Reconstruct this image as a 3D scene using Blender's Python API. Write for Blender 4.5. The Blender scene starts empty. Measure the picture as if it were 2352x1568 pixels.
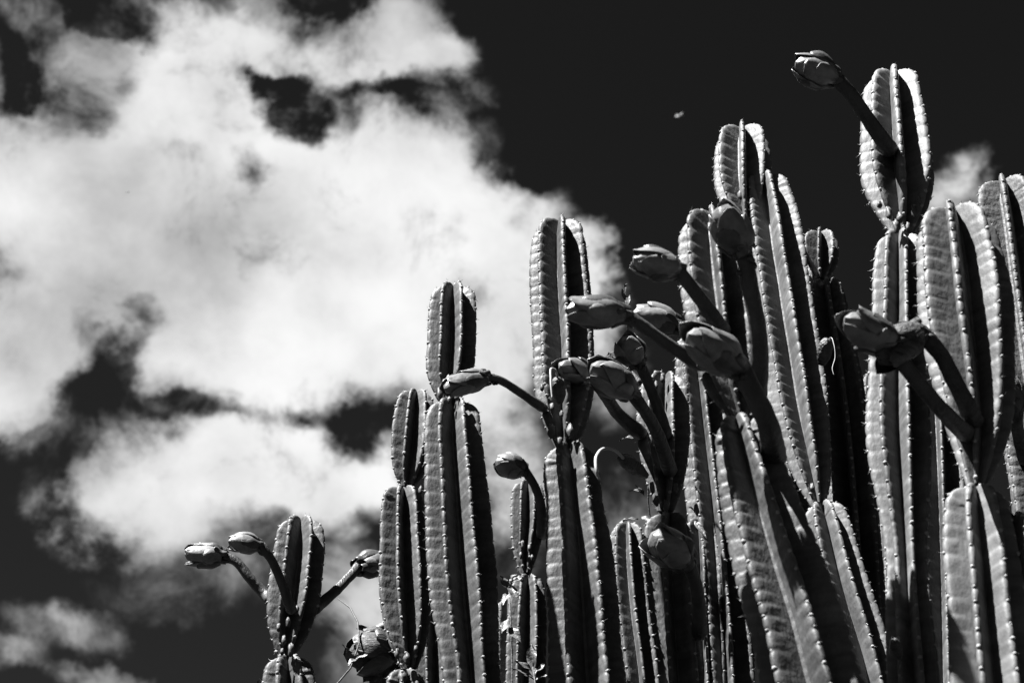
import bpy, math, random
import numpy as np
from mathutils import Vector, Matrix, noise as mnoise

# ------------------------------------------------------------------ camera
S = bpy.context.scene
COL = S.collection
RND = random.Random(7)
NPR = np.random.RandomState(11)
PITCH = math.radians(35.0)
HFOV = math.radians(30.0)
CAM = Vector((0, 0, 1.6))
FWD = Vector((0, math.cos(PITCH), math.sin(PITCH)))
UP = Vector((0, -math.sin(PITCH), math.cos(PITCH)))
RIGHT = Vector((1, 0, 0))
cd = bpy.data.cameras.new('camera')
cam = bpy.data.objects.new('camera', cd)
COL.objects.link(cam)
cam.location = CAM
cam.rotation_euler = (math.radians(90) + PITCH, 0, 0)
cd.sensor_width = 36
cd.angle = HFOV
cd.clip_start = 0.05
cd.clip_end = 6000
cd.dof.use_dof = True
cd.dof.focus_distance = 5.25
cd.dof.aperture_fstop = 5.6
cd.dof.aperture_blades = 7
S.camera = cam

FPX = 1176 / math.tan(HFOV / 2)      # survey units: the frame is 2352 x 1568 of them


def at(x, y, D):
    """point where the sight line (x, y) meets the upright plane D metres in front, and its depth"""
    X = (x - 1176) / FPX
    Y = -(y - 784) / FPX
    t = D / (math.cos(PITCH) - Y * math.sin(PITCH))
    return CAM + t * (FWD + X * RIGHT + Y * UP), t


def px(n, t):
    return n * t / FPX


# ------------------------------------------------------------------ view, sun, sky
S.view_settings.view_transform = 'Standard'
S.view_settings.look = 'None'
S.view_settings.gamma = 1
S.view_settings.use_curve_mapping = False
S.view_settings.exposure = 3.0
S.render.engine = 'CYCLES'
S.cycles.max_bounces = 4
S.cycles.diffuse_bounces = 2
S.cycles.glossy_bounces = 2
S.cycles.use_denoising = True
S.render.film_transparent = False

SUN_AZ = math.radians(-55)           # left of the line from the plants back to the camera
SUN_EL = math.radians(60)
sdir = Vector((math.sin(SUN_AZ) * math.cos(SUN_EL), -math.cos(SUN_AZ) * math.cos(SUN_EL), math.sin(SUN_EL)))
sl = bpy.data.lights.new('sun', 'SUN')
sl.energy = 5.0
sl.angle = math.radians(0.53)
sl.color = (1, 1, 1)
sun = bpy.data.objects.new('sun', sl)
COL.objects.link(sun)
sun.rotation_euler = sdir.to_track_quat('Z', 'Y').to_euler()
sun.location = (-10, -10, 20)

W = bpy.data.worlds.new('World')
S.world = W
W.use_nodes = True
nt = W.node_tree
N, L = nt.nodes, nt.links
N.clear()


def nd(tree, kind, **kw):
    n = tree.nodes.new(kind)
    for k, v in kw.items():
        setattr(n, k, v)
    return n


def mth(op, a, b=None, c=None, clamp=False):
    n = N.new('ShaderNodeMath')
    n.operation = op
    n.use_clamp = clamp
    for i, v in enumerate((a, b, c)):
        if v is None:
            continue
        if isinstance(v, (int, float)):
            n.inputs[i].default_value = v
        else:
            L.new(v, n.inputs[i])
    return n.outputs[0]


out = N.new('ShaderNodeOutputWorld')
bg = N.new('ShaderNodeBackground')
L.new(bg.outputs[0], out.inputs[0])
bg.inputs[1].default_value = 0.1
sky = N.new('ShaderNodeTexSky')
sky.sky_type = 'NISHITA'
sky.sun_disc = False
sky.sun_elevation = SUN_EL
sky.sun_rotation = math.atan2(sdir.x, sdir.y)
sky.altitude = 300
sep = N.new('ShaderNodeSeparateColor')
L.new(sky.outputs[0], sep.inputs[0])
# black-and-white film behind a red filter: the picture's blue sky is its red channel, steepened
skyred = mth('MULTIPLY', mth('POWER', mth('MULTIPLY', sep.outputs[0], 1.0), SKYPOW := 2.0), SKYMUL := 0.0155)
tc = N.new('ShaderNodeTexCoord')
dirv = tc.outputs['Generated']
# warp of the direction so that the cloud edges billow
nz = nd(nt, 'ShaderNodeTexNoise', noise_dimensions='3D')
nz.inputs['Scale'].default_value = 13
nz.inputs['Detail'].default_value = 7
nz.inputs['Roughness'].default_value = 0.6
L.new(dirv, nz.inputs['Vector'])
vsub = nd(nt, 'ShaderNodeVectorMath', operation='SUBTRACT')
L.new(nz.outputs['Color'], vsub.inputs[0])
vsub.inputs[1].default_value = (.5, .5, .5)
vsc = nd(nt, 'ShaderNodeVectorMath', operation='SCALE')
L.new(vsub.outputs[0], vsc.inputs[0])
vsc.inputs['Scale'].default_value = 0.075
wv = nd(nt, 'ShaderNodeVectorMath', operation='ADD')
L.new(dirv, wv.inputs[0])
L.new(vsc.outputs[0], wv.inputs[1])

# cumulus lobes: direction, two angular radii, tilt, weight
LOBES = [
    (400, 140, 270, 170, 0, 1.2), (560, 70, 220, 130, 0, 1.0), (120, 150, 150, 130, 0, .75), (60, 10, 110, 60, 0, .6),
    (850, 150, 320, 95, 4, 1.3), (900, 45, 160, 95, 0, 1.2), (1020, 125, 110, 60, -10, 1.0), (480, 250, 280, 130, 0, 1.0),
    (130, 420, 340, 240, 0, 1.4), (480, 440, 440, 270, 0, 1.4), (860, 400, 330, 250, 0, 1.5), (1040, 500, 240, 190, 0, 1.3),
    (960, 310, 130, 110, 0, .8), (1100, 430, 120, 110, 0, 1.0), (1362, 600, 75, 100, 0, 1.5), (1320, 720, 140, 150, 0, 1.0),
    (700, 640, 520, 270, 0, 1.5), (180, 680, 360, 250, 0, 1.3), (620, 830, 420, 180, 0, 1.4), (900, 800, 360, 190, 0, 1.2),
    (1180, 700, 280, 270, 0, 1.5), (30, 860, 190, 210, 0, 1.5), (1245, 465, 95, 90, 0, .75), (1100, 880, 170, 120, 0, .5),
    (450, 1110, 380, 190, 0, 1.25), (290, 1205, 210, 120, 8, 1.2), (620, 1040, 270, 150, 0, 1.1), (730, 1110, 190, 130, 0, .9),
    (865, 1080, 90, 120, 20, 1.0), (1150, 1000, 210, 230, 0, .75), (1150, 1180, 170, 180, 0, .55), (810, 1360, 170, 150, 0, 1.0), (850, 1490, 150, 170, 0, .85),
    (150, 1430, 160, 70, 20, .7), (40, 1500, 110, 70, 0, .6), (220, 1560, 130, 50, 0, .75), (480, 1330, 320, 120, 0, .5), (760, 1200, 120, 100, 0, .45),
    (2175, 405, 55, 90, 30, .5), (2210, 480, 85, 85, 0, .6), (1450, 1170, 170, 120, 0, .5), (1400, 880, 110, 150, 0, .6),
    (-250, 300, 350, 300, 0, 1.2), (-300, 900, 400, 200, 10, .9), (700, -160, 500, 160, 0, .6),
]
HOLES = [
    (240, 25, 90, 50, 0, 1.2), (340, 60, 110, 60, 20, 1.2), (650, 222, 100, 55, 10, 1.25), (735, 262, 80, 50, 0, 1.2), (600, 195, 60, 35, 20, .7), (830, 205, 160, 42, 0, .75),
    (0, 160, 55, 110, 0, 1.1), (760, 5, 130, 45, 0, 1.2), (30, 235, 110, 40, 0, .75), (200, 250, 80, 45, 30, .5), (400, 320, 120, 40, 30, .3),
    (320, 720, 55, 60, 20, .9), (285, 800, 60, 80, 20, 1.1), (255, 880, 80, 70, 0, 1.1), (150, 940, 120, 65, 0, 1.1), (130, 1010, 130, 70, 0, 1.1), (40, 1080, 110, 80, 0, 1.1),
    (420, 925, 110, 48, 0, 1.1), (540, 950, 90, 40, 0, .8), (680, 960, 90, 40, 0, .6),
    (850, 935, 130, 70, 0, .95), (800, 1010, 70, 80, 0, .8), (1010, 245, 130, 95, 0, .8), (930, 200, 90, 40, 0, .6), (830, 1200, 100, 100, 0, .5), (1190, 340, 160, 90, 0, .9),
    (560, 370, 35, 100, 0, .5), (60, 1150, 130, 110, 0, 1.0), (1190, 500, 50, 60, 0, .6), (1400, 690, 50, 50, 0, .6), (1090, 900, 80, 60, 0, .4),
]


def lobe(x, y, rx, ry, tilt):
    X, Y = (x - 1176) / FPX, -(y - 784) / FPX
    d = (FWD + X * RIGHT + Y * UP).normalized()
    mp = nd(nt, 'ShaderNodeMapping', vector_type='TEXTURE')
    zr = -d
    xr = UP.cross(zr).normalized()
    yr = zr.cross(xr)
    M = Matrix((xr, yr, zr)).transposed() @ Matrix.Rotation(math.radians(-tilt), 3, 'Z')
    mp.inputs['Location'].default_value = d
    mp.inputs['Rotation'].default_value = M.to_euler()
    mp.inputs['Scale'].default_value = (rx / FPX, ry / FPX, (rx + ry) / 2 / FPX)
    L.new(wv.outputs[0], mp.inputs['Vector'])
    g = nd(nt, 'ShaderNodeTexGradient', gradient_type='SPHERICAL')
    L.new(mp.outputs[0], g.inputs[0])
    return g.outputs['Fac']


acc = None
for *a, w in LOBES:
    v = lobe(*a)
    acc = mth('MULTIPLY', v, w) if acc is None else mth('MULTIPLY_ADD', v, w, acc)
gate = mth('MULTIPLY_ADD', acc, 2.2, 0.15, clamp=True)     # clear sky stays clear away from the clouds
acc = mth('MINIMUM', acc, 1.1)
for *a, w in HOLES:
    acc = mth('MULTIPLY_ADD', lobe(*a), -w, acc)
n1 = nd(nt, 'ShaderNodeTexNoise', noise_dimensions='3D')
n1.inputs['Scale'].default_value = 20
n1.inputs['Detail'].default_value = 9
n1.inputs['Roughness'].default_value = 0.66
n1.inputs['Distortion'].default_value = 0.3
L.new(dirv, n1.inputs['Vector'])
n2 = nd(nt, 'ShaderNodeTexNoise', noise_dimensions='3D')
n2.inputs['Scale'].default_value = 7.5
n2.inputs['Detail'].default_value = 6
n2.inputs['Roughness'].default_value = 0.5
L.new(dirv, n2.inputs['Vector'])
acc = mth('MAXIMUM', acc, 0.0)
field = mth('ADD', mth('MULTIPLY_ADD', gate, 0.2, mth('SUBTRACT', acc, 0.2)), mth('MULTIPLY', mth('MULTIPLY', mth('SUBTRACT', n1.outputs['Fac'], 0.5), 3.0), gate))
mr = nd(nt, 'ShaderNodeMapRange', interpolation_type='SMOOTHSTEP')
L.new(field, mr.inputs['Value'])
mr.inputs['From Min'].default_value = -0.10
mr.inputs['From Max'].default_value = 1.0
cover = mr.outputs[0]
# thick middles are brightest, thin edges and hollows duller
thick = nd(nt, 'ShaderNodeMapRange', interpolation_type='SMOOTHSTEP')
L.new(mth('ADD', mth('MULTIPLY_ADD', field, 0.35, mth('MULTIPLY', acc, 0.65)), mth('MULTIPLY', mth('SUBTRACT', n2.outputs['Fac'], 0.5), 4.2)), thick.inputs['Value'])
thick.inputs['From Min'].default_value = 0.0
thick.inputs['From Max'].default_value = 2.0
CLOUD = 1.22
cb = mth('MULTIPLY', mth('MULTIPLY_ADD', thick.outputs[0], 0.62, 0.38), CLOUD)
mixf = mth('ADD', mth('MULTIPLY', skyred, mth('SUBTRACT', 1.0, cover)), mth('MULTIPLY', cb, cover))
comb = N.new('ShaderNodeCombineColor')
for i in range(3):
    L.new(mixf, comb.inputs[i])
L.new(comb.outputs[0], bg.inputs[0])


# ------------------------------------------------------------------ materials (black-and-white place: all greys)
def material(name, base, rough, spec=0.35, var=0.35, vscale=14, bump=0.25, bscale=60, spots=0.0, coat=0.0, stretch=1.0, bands=0.0):
    m = bpy.data.materials.new(name)
    m.use_nodes = True
    t = m.node_tree
    p = t.nodes['Principled BSDF']
    p.inputs['Roughness'].default_value = rough
    p.inputs['Specular IOR Level'].default_value = spec
    p.inputs['Coat Weight'].default_value = coat
    p.inputs['Coat Roughness'].default_value = 0.25
    c = t.nodes.new('ShaderNodeTexCoord')
    mp = t.nodes.new('ShaderNodeMapping')
    mp.inputs['Scale'].default_value = (1, 1, stretch)
    t.links.new(c.outputs['Object'], mp.inputs[0])
    a = nd(t, 'ShaderNodeTexNoise')
    a.inputs['Scale'].default_value = vscale
    a.inputs['Detail'].default_value = 6
    a.inputs['Roughness'].default_value = 0.62
    t.links.new(mp.outputs[0], a.inputs['Vector'])
    r = nd(t, 'ShaderNodeMapRange')
    t.links.new(a.outputs['Fac'], r.inputs['Value'])
    r.inputs['From Min'].default_value = 0.3
    r.inputs['From Max'].default_value = 0.7
    r.inputs['To Min'].default_value = base * (1 - var)
    r.inputs['To Max'].default_value = base * (1 + var)
    val = r.outputs[0]
    if spots:
        # corky scars and mealy bloom
        b = nd(t, 'ShaderNodeTexNoise')
        b.inputs['Scale'].default_value = 42
        b.inputs['Detail'].default_value = 4
        b.inputs['Roughness'].default_value = 0.7
        t.links.new(c.outputs['Object'], b.inputs['Vector'])
        k = nd(t, 'ShaderNodeMapRange', interpolation_type='SMOOTHSTEP')
        t.links.new(b.outputs['Fac'], k.inputs['Value'])
        k.inputs['From Min'].default_value = 0.6
        k.inputs['From Max'].default_value = 0.74
        k.inputs['To Max'].default_value = spots
        mx = t.nodes.new('ShaderNodeMath')
        mx.operation = 'ADD'
        t.links.new(val, mx.inputs[0])
        t.links.new(k.outputs[0], mx.inputs[1])
        val = mx.outputs[0]
    if bands:
        # older and newer growth: faint cross bands and broad patches
        mb_ = t.nodes.new('ShaderNodeMapping')
        mb_.inputs['Scale'].default_value = (9, 9, 55)
        t.links.new(c.outputs['Object'], mb_.inputs[0])
        for vec, sc_, am in ((mb_.outputs[0], 1.0, bands), (c.outputs['Object'], 3.5, bands * 1.1)):
            q = nd(t, 'ShaderNodeTexNoise')
            q.inputs['Scale'].default_value = sc_
            q.inputs['Detail'].default_value = 4
            t.links.new(vec, q.inputs['Vector'])
            k2 = nd(t, 'ShaderNodeMapRange')
            t.links.new(q.outputs['Fac'], k2.inputs['Value'])
            k2.inputs['From Min'].default_value = 0.32
            k2.inputs['From Max'].default_value = 0.68
            k2.inputs['To Min'].default_value = 1 - am
            k2.inputs['To Max'].default_value = 1 + am
            m2 = t.nodes.new('ShaderNodeMath')
            m2.operation = 'MULTIPLY'
            t.links.new(val, m2.inputs[0])
            t.links.new(k2.outputs[0], m2.inputs[1])
            val = m2.outputs[0]
    cc = t.nodes.new('ShaderNodeCombineColor')
    for i in range(3):
        t.links.new(val, cc.inputs[i])
    t.links.new(cc.outputs[0], p.inputs['Base Color'])
    if bump:
        b2 = nd(t, 'ShaderNodeTexNoise')
        b2.inputs['Scale'].default_value = bscale
        b2.inputs['Detail'].default_value = 5
        t.links.new(mp.outputs[0], b2.inputs['Vector'])
        bn = t.nodes.new('ShaderNodeBump')
        bn.inputs['Strength'].default_value = bump
        bn.inputs['Distance'].default_value = 0.01
        t.links.new(b2.outputs['Fac'], bn.inputs['Height'])
        t.links.new(bn.outputs[0], p.inputs['Normal'])
    return m


M_SKIN = material('cactus_skin', 0.038, 0.55, 0.16, 0.38, 11, 0.3, 80, 0.018, stretch=0.6, bands=.26)
M_OLD = material('weathered_skin', 0.040, 0.6, 0.16, 0.45, 16, 0.4, 80, 0.05, stretch=0.8, bands=.26)
M_PALE = material('pale_skin', 0.060, 0.55, 0.16, 0.3, 11, 0.25, 70, 0.012, stretch=0.6, bands=.26)
M_WOOL = material('areole_wool', 0.15, 0.9, 0.1, 0.3, 200, 0.2, 300)
M_SPINE = material('spine', 0.12, 0.5, 0.3, 0.3, 200, 0)
M_STALK = material('flower_tube', 0.019, 0.45, 0.22, 0.5, 30, 0.4, 90, stretch=.5)
M_BUD = material('bud_petal', 0.070, 0.38, 0.35, 0.5, 22, 0.2, 60)
M_SEPAL = material('bud_sepal', 0.026, 0.42, 0.25, 0.5, 26, 0.2, 70)
M_DRY = material('dried_flower', 0.022, 0.7, 0.2, 0.6, 40, 0.9, 110)
M_FRUIT = material('fruit_skin', 0.028, 0.5, 0.25, 0.5, 60, 0.7, 130)
M_STYLE = material('dried_style', 0.16, 0.5, 0.3, 0.2, 60, 0.1)
M_LEAF = material('leaf', 0.04, 0.45, 0.25, 0.4, 60, 0.3, 150)
M_PETALDRY = material('withered_petal', 0.024, 0.5, 0.3, 0.7, 12, 0.5, 40, stretch=3)
M_VINE = material('vine_stem', 0.025, 0.6, 0.2, 0.3, 60, 0.3, 150)
M_GROUND = material('dark_soil', 0.015, 0.95, 0.05, 0.4, 0.8, 0.6, 6)


# ------------------------------------------------------------------ helpers
def mesh_object(name, verts, faces, mat, parent=None, smooth=True, origin=None):
    me = bpy.data.meshes.new(name)
    if isinstance(verts, np.ndarray):
        v = verts.reshape(-1, 3)
        if origin is not None:
            v = v - np.array(origin)
        if isinstance(faces, np.ndarray):
            k = faces.shape[1]
            me.vertices.add(len(v))
            me.vertices.foreach_set('co', v.astype(np.float32).ravel())
            me.loops.add(faces.size)
            me.loops.foreach_set('vertex_index', faces.astype(np.int32).ravel())
            me.polygons.add(len(faces))
            me.polygons.foreach_set('loop_start', np.arange(0, faces.size, k, dtype=np.int32))
            me.update(calc_edges=True)
        else:
            me.from_pydata(v.tolist(), [], faces)
    else:
        if origin is not None:
            verts = [tuple(Vector(q) - Vector(origin)) for q in verts]
        me.from_pydata(verts, [], faces)
    if smooth:
        me.polygons.foreach_set('use_smooth', np.ones(len(me.polygons), dtype=bool))
    me.materials.append(mat)
    o = bpy.data.objects.new(name, me)
    COL.objects.link(o)
    if parent is not None:
        o.parent = parent
    return o


def thing(name, loc, label, cat, group=None):
    o = bpy.data.objects.new(name, None)
    o.empty_display_size = 0.1
    COL.objects.link(o)
    o.location = loc
    o['label'] = label
    o['category'] = cat
    if group:
        o['group'] = group
    return o


def grid_faces(nr, nc, wrap=False):
    i = np.arange(nr - 1)[:, None]
    j = np.arange(nc if wrap else nc - 1)[None, :]
    j2 = (j + 1) % nc
    a = i * nc + j
    b = i * nc + j2
    c = (i + 1) * nc + j2
    d = (i + 1) * nc + j
    return np.stack([a + 0 * b, b, c, d], -1).reshape(-1, 4)


def smooth_interp(xs, ys, q):
    """monotone-ish cubic through points"""
    xs, ys = np.array(xs, float), np.array(ys, float)
    if ys.ndim == 1:
        ys = ys[:, None]
    m = np.zeros_like(ys)
    dlt = np.diff(ys, axis=0) / np.diff(xs)[:, None]
    m[0], m[-1] = dlt[0], dlt[-1]
    for i in range(1, len(xs) - 1):
        h0, h1 = xs[i] - xs[i - 1], xs[i + 1] - xs[i]
        m[i] = (dlt[i - 1] * h1 + dlt[i] * h0) / (h0 + h1)
    q = np.clip(np.asarray(q, float), xs[0], xs[-1])
    k = np.clip(np.searchsorted(xs, q, 'right') - 1, 0, len(xs) - 2)
    h = (xs[k + 1] - xs[k])[:, None]
    t = ((q - xs[k])[:, None]) / h
    r = (2 * t**3 - 3 * t**2 + 1) * ys[k] + (t**3 - 2 * t**2 + t) * h * m[k] + (-2 * t**3 + 3 * t**2) * ys[k + 1] + (t**3 - t**2) * h * m[k + 1]
    return r


def frames(P):
    """tangent, side, up arrays along a polyline with little twist"""
    T = np.gradient(P, axis=0)
    T /= np.linalg.norm(T, axis=1)[:, None]
    ref = np.array([0, 0, 1.0]) if abs(T[0, 2]) < .9 else np.array([1.0, 0, 0])
    A = np.zeros_like(P)
    a = np.cross(ref, T[0])
    a /= np.linalg.norm(a)
    for i in range(len(P)):
        a = a - T[i] * a.dot(T[i])
        a /= np.linalg.norm(a)
        A[i] = a
    B = np.cross(T, A)
    return T, A, B


def tube(points, radii, n=10, sub=4, ridges=0, ridge=0.0, wob=0.0, seed=0):
    P0 = np.array([tuple(p) for p in points])
    s = np.concatenate([[0], np.cumsum(np.linalg.norm(np.diff(P0, axis=0), axis=1))])
    q = np.linspace(0, s[-1], (len(P0) - 1) * sub + 1)
    P = smooth_interp(s, P0, q)
    R = smooth_interp(s, radii, q)[:, 0]
    T, A, B = frames(P)
    th = np.linspace(0, 2 * np.pi, n, endpoint=False)
    rr = R[:, None] * (1 + ridge * np.cos(ridges * th)[None, :] if ridges else np.ones((1, n)))
    if wob:
        rs = np.random.RandomState(seed)
        ph = rs.rand(6) * 6.28
        L_ = q / s[-1]
        w = sum(np.sin((3 + 2.7 * k) * 6.28 * L_[:, None] * .8 + ph[k] + (k + 1) * th[None, :]) for k in range(4)) / 4
        rr = rr * (1 + wob * w)
    V = P[:, None, :] + rr[..., None] * (np.cos(th)[None, :, None] * A[:, None, :] + np.sin(th)[None, :, None] * B[:, None, :])
    F = grid_faces(len(P), n, True)
    V = V.reshape(-1, 3)
    e0, e1 = len(V), len(V) + 1
    V = np.vstack([V, P[0] - T[0] * R[0] * .3, P[-1] + T[-1] * R[-1] * .3])
    k = np.arange(n)
    k2 = (k + 1) % n
    last = (len(P) - 1) * n
    cap = np.concatenate([np.stack([k2, k, 0 * k + e0, 0 * k + e0], 1), np.stack([last + k, last + k2, 0 * k + e1, 0 * k + e1], 1)])
    faces = F.tolist() + [[a, b, c] for a, b, c, _ in cap.tolist()]
    return V, faces, (P, T, A, B, R)


SPACE = 0.036     # metres between the areoles along a rib
RPP = 9           # mesh rows per areole


# one rib cross-section: share of the way out, half thickness (both of the radius)
XS = np.array([0.27, 0.42, 0.56, 0.69, 0.80, 0.885, 0.945, 0.985, 1.0])
XT = np.array([0.118, 0.112, 0.104, 0.098, 0.093, 0.086, 0.069, 0.039, 0.0])


def build_segment(root, pts, nrib, phase, mat, seed, dome=1.0, thick=1.0, bump=1.0, zmin=None, uneven=0.0, parent=None, amul=1.0):
    """pts: list of (Vector, radius) from base to tip. Makes segment (core) > rib..., areoles"""
    rs = np.random.RandomState(seed)
    O = np.array(root.location)
    P0 = np.array([tuple(p) for p, r in pts])
    R0 = np.array([r for p, r in pts])
    s0 = np.concatenate([[0], np.cumsum(np.linalg.norm(np.diff(P0, axis=0), axis=1))])
    Ltot = s0[-1]
    # radius at the shoulder carries the dome
    Rs = R0[-1] if dome else 0
    H = Rs * dome
    Lb = Ltot - H if dome else Ltot
    if zmin is not None:
        # coarse rows under the frame, fine ones above
        sc = float(np.interp(zmin, P0[:, 2], s0))
    else:
        sc = 0
    fine = np.arange(sc, Lb, SPACE / RPP)
    coarse = np.linspace(0, sc, max(2, int(sc / 0.08)))[:-1] if sc > 0.1 else np.array([])
    q = np.concatenate([coarse, fine])
    C = smooth_interp(s0, P0, q)
    R = smooth_interp(s0, R0, q)[:, 0]
    T, A, B = frames(C)
    # fix the side axis so that angle 0 faces the viewer (world -y)
    face = np.array([0, -1.0, 0])
    Fx = face[None, :] - T * (T @ face)[:, None]
    Fx /= np.linalg.norm(Fx, axis=1)[:, None]
    Sx = np.cross(T, Fx)      # angle grows towards +x
    # slow unevenness
    nrow = len(q)
    wob = 1 + 0.018 * np.sin(q * 9 + rs.rand() * 6) + 0.012 * np.sin(q * 23 + rs.rand() * 6)
    R = R * wob
    # dome rows: spokes swinging over
    nd_ = 18 if dome else 0
    ang = np.linspace(0, math.radians(84), nd_ + 1)[1:] if dome else np.array([])
    Ce, Te, Fe, Se = C[-1], T[-1], Fx[-1], Sx[-1]
    Rl = R[-1]
    arc = ang * (Rl + H) / 2
    core = None
    ribs = []
    areV, areF = [], []
    spV, spF = [], []
    Rmax = R.max()
    seg = None
    # core
    nc = nrib * 2
    th = np.linspace(0, 2 * np.pi, nc, endpoint=False)
    step = slice(None, None, 3)
    cR = R[step] * 0.33
    CC, FF, SS = C[step], Fx[step], Sx[step]
    if dome:
        CC = np.vstack([CC, Ce + Te * H * .25, Ce + Te * H * .5])
        FF = np.vstack([FF, Fe, Fe]); SS = np.vstack([SS, Se, Se])
        cR = np.append(cR, [Rl * .28, Rl * .05])
    V = CC[:, None, :] + cR[:, None, None] * (np.cos(th)[None, :, None] * FF[:, None, :] + np.sin(th)[None, :, None] * SS[:, None, :])
    seg = mesh_object('segment', V.reshape(-1, 3), grid_faces(len(CC), nc, True), mat, parent or root, origin=O)
    nX = len(XS)
    fr = np.concatenate([XS, XS[-2::-1]])
    ft = np.concatenate([-XT, XT[-2::-1]])
    for k in range(nrib):
        dth = rs.uniform(-.05, .05)
        a0 = phase + 2 * math.pi * k / nrib + dth
        off = rs.rand()
        ncol = len(fr)
        ramp_len = rs.uniform(0.03, 0.10)
        rib_gain = 1 + rs.uniform(-.035, .035)
        tw = rs.uniform(.9, 1.12) * thick
        sAll = np.concatenate([q, q[-1] + arc])
        ph = sAll / SPACE + off + 0.22 * np.sin(sAll * 31 + k * 2.1) + .45 * np.sin(sAll * 6.3 + k * 1.3 + seed)
        # spacing tightens near the tip
        lean = 0.012 * np.sin(sAll * 7 + k * 1.7 + seed)
        Rrow = np.concatenate([R, np.full(len(ang), Rl)]) * rib_gain
        # slow dents on one rib
        Rrow = Rrow * (1 + 0.015 * np.sin(sAll * 14 + rs.rand() * 6) + uneven * np.sin(sAll * 38 + rs.rand() * 6) * rs.rand())
        pp = ph[:, None] + 0.12 * (1 - fr)[None, :] + .05 * np.sin(sAll * 47 + k)[:, None] * (1 - fr)[None, :]
        qq = pp % 1
        saw = np.where(qq < .78, (qq / .78) ** .7, ((1 - qq) / .22) ** .8)
        rnd = np.sin(np.pi * qq) ** .7
        ew = np.clip((fr - .8) / .2, 0, 1)[None, :]
        bl = saw * (1 - ew) + rnd * ew
        cell = np.floor(pp)
        bl = bl * (.7 + .6 * np.abs(np.sin(cell * 12.9898 + k * 7.1)))
        bw = (np.clip((fr - 0.40) / 0.35, 0, 1) * (1 - .75 * np.clip((fr - .80) / .15, 0, 1)))[None, :]
        bamp = 0.020 * bump * (0.75 + 0.5 * rs.rand()) * np.ones(len(sAll))
        if len(coarse):
            bamp[:len(coarse)] = 0
        thn = ft[None, :] * tw + np.sign(ft)[None, :] * bamp[:, None] * (bl - .5) * bw * (np.abs(ft)[None, :] > 0)
        nph = np.abs(((ph + .5) % 1) - .5)          # 0 at the areole
        notch = np.exp(-(nph / 0.13) ** 2)
        outw = np.clip((fr - 0.7) / 0.3, 0, 1)[None, :]
        rad = fr[None, :] - (0.024 * bump * notch[:, None] + 0.012 * (1 - np.sin(np.pi * nph))[:, None]) * outw * (bamp[:, None] > 0)
        # rib dies away at a constricted base
        rad = np.where(rad > .3, .3 + (rad - .3) * (0.82 + 0.18 * np.clip(sAll / ramp_len, 0, 1))[:, None], rad)
        # body
        nb = len(q)
        th_ = a0 + lean
        Dr = np.cos(th_[:nb])[:, None] * Fx + np.sin(th_[:nb])[:, None] * Sx
        Dt = -np.sin(th_[:nb])[:, None] * Fx + np.cos(th_[:nb])[:, None] * Sx
        rr = Rrow[:nb, None] * rad[:nb]
        tt = (0.35 * Rrow[:nb, None] + 0.65 * Rmax * np.minimum(1, Rrow[:nb, None] / (0.62 * Rmax))) * thn[:nb]
        Vb = C[:, None, :] + rr[..., None] * Dr[:, None, :] + tt[..., None] * Dt[:, None, :]
        if dome:
            dr = math.cos(th_[-1]) * Fe + math.sin(th_[-1]) * Se
            dt = -math.sin(th_[-1]) * Fe + math.cos(th_[-1]) * Se
            ca, sa = np.cos(ang), np.sin(ang)
            rr = Rrow[nb:, None] * rad[nb:]
            # spoke: fraction measured along the way from inner to outer point; inner point creeps up a little
            ro = rr * ca[:, None] ** .9 * 1.0
            ho = (rr / Rrow[nb:, None]) * H * sa[:, None]
            fade = 1 - 0.35 * (np.arange(len(ang)) / len(ang)) ** 2
            tt = Rmax * thn[nb:] * fade[:, None]
            Vd = Ce[None, None, :] + ro[..., None] * dr + ho[..., None] * Te + tt[..., None] * dt
            Vb = np.concatenate([Vb, Vd], 0)
        rb = mesh_object('rib', Vb.reshape(-1, 3), grid_faces(Vb.shape[0], ncol)[:, ::-1].copy(), mat, seg, origin=O)
        ribs.append(rb)
        # areoles
        mid = nX - 1
        tip = Vb[:, mid, :]
        inner = Vb[:, mid - 5, :] * .5 + Vb[:, mid + 5, :] * .5
        idx = np.where((np.floor(ph[1:]) > np.floor(ph[:-1])))[0] + 1
        for i in idx:
            if i < len(coarse) or i >= len(tip) - 1:
                continue
            if rs.rand() < .04:
                continue
            n = tip[i] - inner[i]
            n /= np.linalg.norm(n)
            tg = tip[min(i + 1, len(tip) - 1)] - tip[i - 1]
            tg = tg - n * tg.dot(n)
            tg /= max(1e-9, np.linalg.norm(tg))
            bt = np.cross(n, tg)
            r = amul * rs.uniform(.0024, .0046)
            c = tip[i] + n * (r * .1)
            b0 = len(areV)
            # squat 9-point bump
            ringa = [(math.cos(w), math.sin(w)) for w in np.linspace(0, 2 * math.pi, 7)[:-1]]
            for rad_, hh in ((1.25, -.8), (.95, .35)):
                for cx_, cy_ in ringa:
                    j = rs.uniform(.8, 1.2)
                    areV.append(c + bt * (cx_ * r * rad_ * j) + tg * (cy_ * r * rad_ * j) + n * (hh * r))
            areV.append(c + n * r * .8)
            for w in range(6):
                w2 = (w + 1) % 6
                areF.append([b0 + w, b0 + w2, b0 + 6 + w2, b0 + 6 + w])
                areF.append([b0 + 6 + w, b0 + 6 + w2, b0 + 12])
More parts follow.
